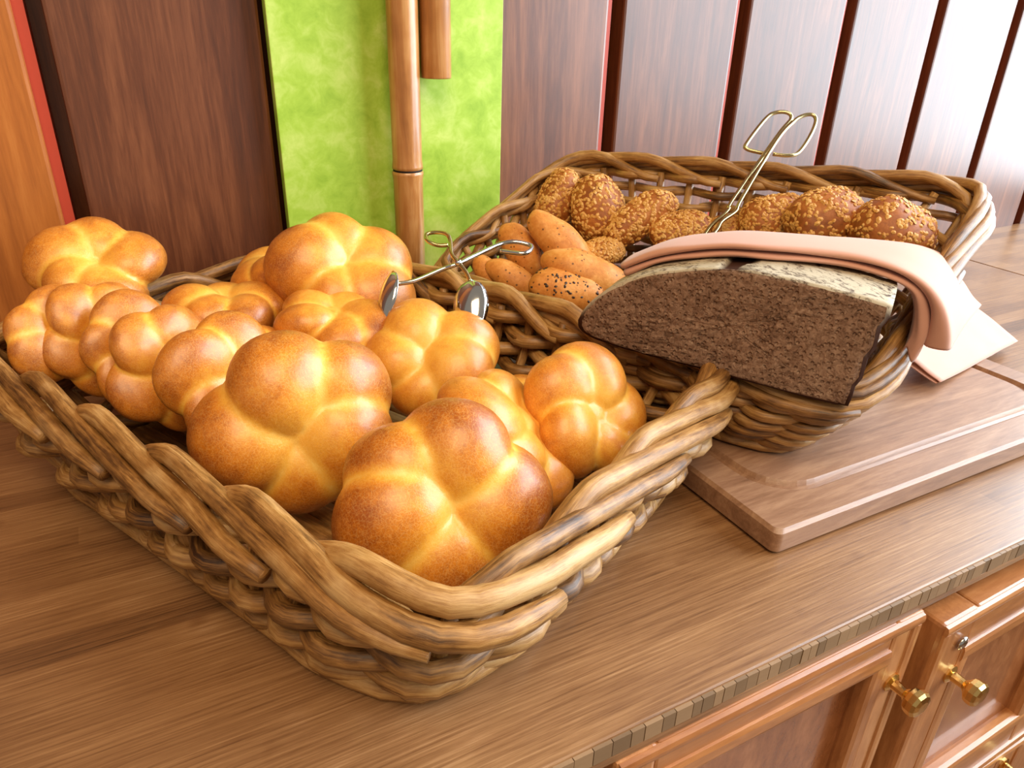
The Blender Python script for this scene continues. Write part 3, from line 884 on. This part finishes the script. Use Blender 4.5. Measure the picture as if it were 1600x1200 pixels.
# ------------------------------------------------------------------ napkins
def sheet(name, P, ni, nj, mat, thick, parent=None):
    V = [P(i / ni, j / nj) for i in range(ni + 1) for j in range(nj + 1)]
    F = [(i * (nj + 1) + j, (i + 1) * (nj + 1) + j, (i + 1) * (nj + 1) + j + 1, i * (nj + 1) + j + 1) for i in range(ni) for j in range(nj)]
    c = sum(V, Vector()) / len(V); c.z = min(v.z for v in V)
    me = bpy.data.meshes.new(name); me.from_pydata([tuple(v - c) for v in V], [], F)
    o = link(name, me, mat); o.location = c
    md = o.modifiers.new('thickness', 'SOLIDIFY'); md.thickness = thick; md.offset = 0
    return o
SPINE = catmull([Vector(p) for p in ((0.026, 0.1425, 0), (0.05, 0.1560, 0), (0.075, 0.1640, 0), (0.105, 0.1705, 0), (0.14, 0.1720, 0), (0.175, 0.1695, 0), (0.203, 0.1665, 0), (0.221, 0.1600, 0), (0.231, 0.1490, 0), (0.236, 0.1340, 0), (0.236, 0.1200, 0))], 8)
CROSS = catmull([Vector(p) for p in ((0.060, 0.000, 0), (0.032, 0.0005, 0), (0.0265, 0.0016, 0), (0.0265, 0.0034, 0), (0.032, 0.0046, 0), (0.048, 0.0048, 0), (0.050, 0.0056, 0), (0.048, 0.0060, 0),
         (0.031, 0.0062, 0), (0.0262, 0.0075, 0), (0.0262, 0.0095, 0), (0.031, 0.0108, 0), (0.05, 0.0112, 0), (0.070, 0.0095, 0), (0.088, 0.0040, 0), (0.104, -0.006, 0))], 4)
def nap(u, v):
    a = u * (len(SPINE) - 1); i = min(int(a), len(SPINE) - 2); p = SPINE[i].lerp(SPINE[i + 1], a - i)
    tg = (SPINE[i + 1] - SPINE[i]).normalized(); nr = Vector((-tg.y, tg.x, 0))
    b = v * (len(CROSS) - 1); j = min(int(b), len(CROSS) - 2); c = CROSS[j].lerp(CROSS[j + 1], b - j)
    k = max(0.0, (u - 0.62) / 0.38)
    fold = 0.006 * k * math.sin(v * 15 + u * 4)
    bk = max(0.0, (v - 0.78) / 0.22)
    sm = min(1.0, max(0.0, (p.x - 0.11) / 0.08)); sm = sm * sm * (3 - 2 * sm)
    w_ = c.x + 0.024 * sm + 0.045 * bk * min(1, max(0, (u - 0.45) / 0.3))
    hgt = c.y * (1 - 0.45 * k) + 0.012 * bk * min(1, max(0, (u - 0.45) / 0.3)) + fold * 0.5 + 0.0009 * noise.noise((u * 9, v * 6, 2))
    q = p + nr * hgt
    lowl = max(0.0, (0.5 - v) / 0.5)
    q.y -= 0.022 * k * k * lowl * (0.6 + 0.4 * math.sin(v * 40)); q.x -= 0.010 * k * lowl
    return lw(q.x + (0.030 * k * k * max(0, v - 0.6) / 0.4), w_ + 0.012 * k, q.y)
o = sheet('cloth_napkin', nap, 80, len(CROSS) - 1, M_nap, 0.0010)
tag(o, 'folded salmon cloth napkin draped over the dark loaf', 'napkin', 'salmon cloth napkins')
TC = [Vector((0.876, 0.493, 0.030)), Vector((0.853, 0.396, 0.010)), Vector((0.640, 0.348, 0.0245)), Vector((0.605, 0.372, 0.050))]
def tail(u, v):
    # u: basket side -> outer side, v wraps from lower to upper layer
    lay = 0.0035 * math.sin(min(1, v / 0.5) * math.pi / 2) if v < 0.5 else 0.0035
    vv = 1 - abs(2 * v - 1) if False else (v if v < 0.5 else v)
    q = abs(2 * v - 1)          # 1 at both free edges, 0 at the fold
    p = TC[3].lerp(TC[0], u).lerp(TC[2].lerp(TC[1], u), 1 - q)
    up = 0.0008 if v < 0.5 else 0.0042 + 0.004 * q
    bulge = 0.007 * math.sin(math.pi * u) * q + 0.0012 * noise.noise((u * 5, v * 5, 1))
    return p + Vector((0, 0, up + bulge))
o = sheet('cloth_napkin', tail, 24, 28, M_nap, 0.0010)
tag(o, 'salmon cloth napkin corner spread flat on the cutting board edge', 'napkin', 'salmon cloth napkins')

# ------------------------------------------------------------------ tongs
def spoon(tip, neck, face, W, D, parent, mat):
    tip, neck = Vector(tip), Vector(neck); ax = (tip - neck); L = ax.length; ax.normalize()
    f = Vector(face); f = (f - ax * f.dot(ax)).normalized(); sd = ax.cross(f)
    V = []; F = []; ni, nj = 14, 10
    for i in range(ni + 1):
        a = i / ni
        hw = W / 2 * (math.sin(math.pi * min(1, a ** 0.85)) ** 0.62 + 0.04)
        for j in range(nj + 1):
            b = -1 + 2 * j / nj
            dep = D * math.sin(math.pi * min(1, a * 0.97 + 0.015)) ** 0.7 * (1 - b * b)
            V.append(neck + ax * (L * a) + sd * (hw * b) + f * dep)
    for i in range(ni):
        for j in range(nj):
            F.append((i * (nj + 1) + j, (i + 1) * (nj + 1) + j, (i + 1) * (nj + 1) + j + 1, i * (nj + 1) + j + 1))
    o = put('spoon_bowl', V, F, mat, parent)
    md = o.modifiers.new('thickness', 'SOLIDIFY'); md.thickness = 0.0008
    return o
t1 = empty('serving_tongs', (0.2321, 0.5184, 0.12))
tag(t1, 'steel spoon tongs with crossed wire handles resting on the golden buns', 'tongs')
armA = [(0.2337,0.4990,0.1343),(0.2340,0.5081,0.1394),(0.2321,0.5184,0.1445),(0.2308,0.5279,0.1488),(0.2357,0.5414,0.1548),(0.2360,0.5499,0.1590)]
loopA = [(0.2360,0.5499,0.1590),(0.2308,0.5591,0.1588),(0.2235,0.5622,0.1572),(0.2193,0.5506,0.1552),(0.2252,0.5434,0.1527),(0.2326,0.5395,0.1529)]
armB = [(0.1825,0.5252,0.1311),(0.1981,0.5239,0.1325),(0.2194,0.5223,0.1391),(0.2323,0.5189,0.1433),(0.2526,0.5271,0.1460),(0.2770,0.5350,0.1498)]
loopB = [(0.2770,0.5350,0.1498),(0.2916,0.5339,0.1506),(0.3029,0.5262,0.1481),(0.2963,0.5165,0.1470),(0.2874,0.5147,0.1464),(0.2747,0.5280,0.1464)]
put_tube('arm', catmull(armA + loopA[1:], 6), 0.0017, M_gold, t1, 8)
put_tube('arm', catmull(armB + loopB[1:], 6), 0.0019, M_steel, t1, 8)
V, F = lathe_geo([(0.0026, -0.0034), (0.0026, 0.0034)], 12, FW, Vector((0.2322, 0.5186, 0.1440)))
put('pivot', V, F, M_steel, t1)
spoon((0.2213, 0.4715, 0.1000), (0.2341, 0.4982, 0.1355), (-0.6, -0.65, 0.35), 0.0265, 0.0065, t1, M_steel)
spoon((0.1650, 0.5080, 0.1050), (0.1822, 0.5290, 0.1400), (-0.95, 0.0, 0.35), 0.026, 0.007, t1, M_steel)

t2 = empty('serving_tongs', (0.4597, 0.4913, 0.14))
tag(t2, 'slim wire tongs with open loop handles standing in the high-backed basket', 'tongs')
w1 = [(0.4597,0.4913,0.1481),(0.4723,0.4954,0.1563),(0.4919,0.4977,0.1680),(0.5010,0.5033,0.1753),(0.5687,0.5266,0.2255),(0.5879,0.5315,0.2393)]
l1 = [(0.5875,0.5372,0.2445),(0.5785,0.5432,0.2441),(0.5671,0.5438,0.2386),(0.5423,0.5375,0.2194),(0.5385,0.5341,0.2142),(0.5477,0.5262,0.2114),(0.5550,0.5217,0.2105)]
w2 = [(0.4672,0.4841,0.1538),(0.4775,0.4888,0.1609),(0.4956,0.4917,0.1678),(0.5055,0.4975,0.1762),(0.5594,0.5190,0.2212),(0.5850,0.5264,0.2365)]
l2 = [(0.5962,0.5271,0.2419),(0.6061,0.5240,0.2437),(0.6071,0.5183,0.2391),(0.5952,0.5113,0.2265),(0.5776,0.5056,0.2130),(0.5660,0.5067,0.2105),(0.5535,0.5140,0.2112)]
def extend(w_, d): 
    a, b = Vector(w_[0]), Vector(w_[2]); return [tuple(a + (a - b).normalized() * d)] + w_
put_tube('arm', catmull(extend(w1, 0.03) + l1, 6), 0.0019, M_gold, t2, 8)
put_tube('arm', catmull(extend(w2, 0.03) + l2, 6), 0.0019, M_gold, t2, 8)
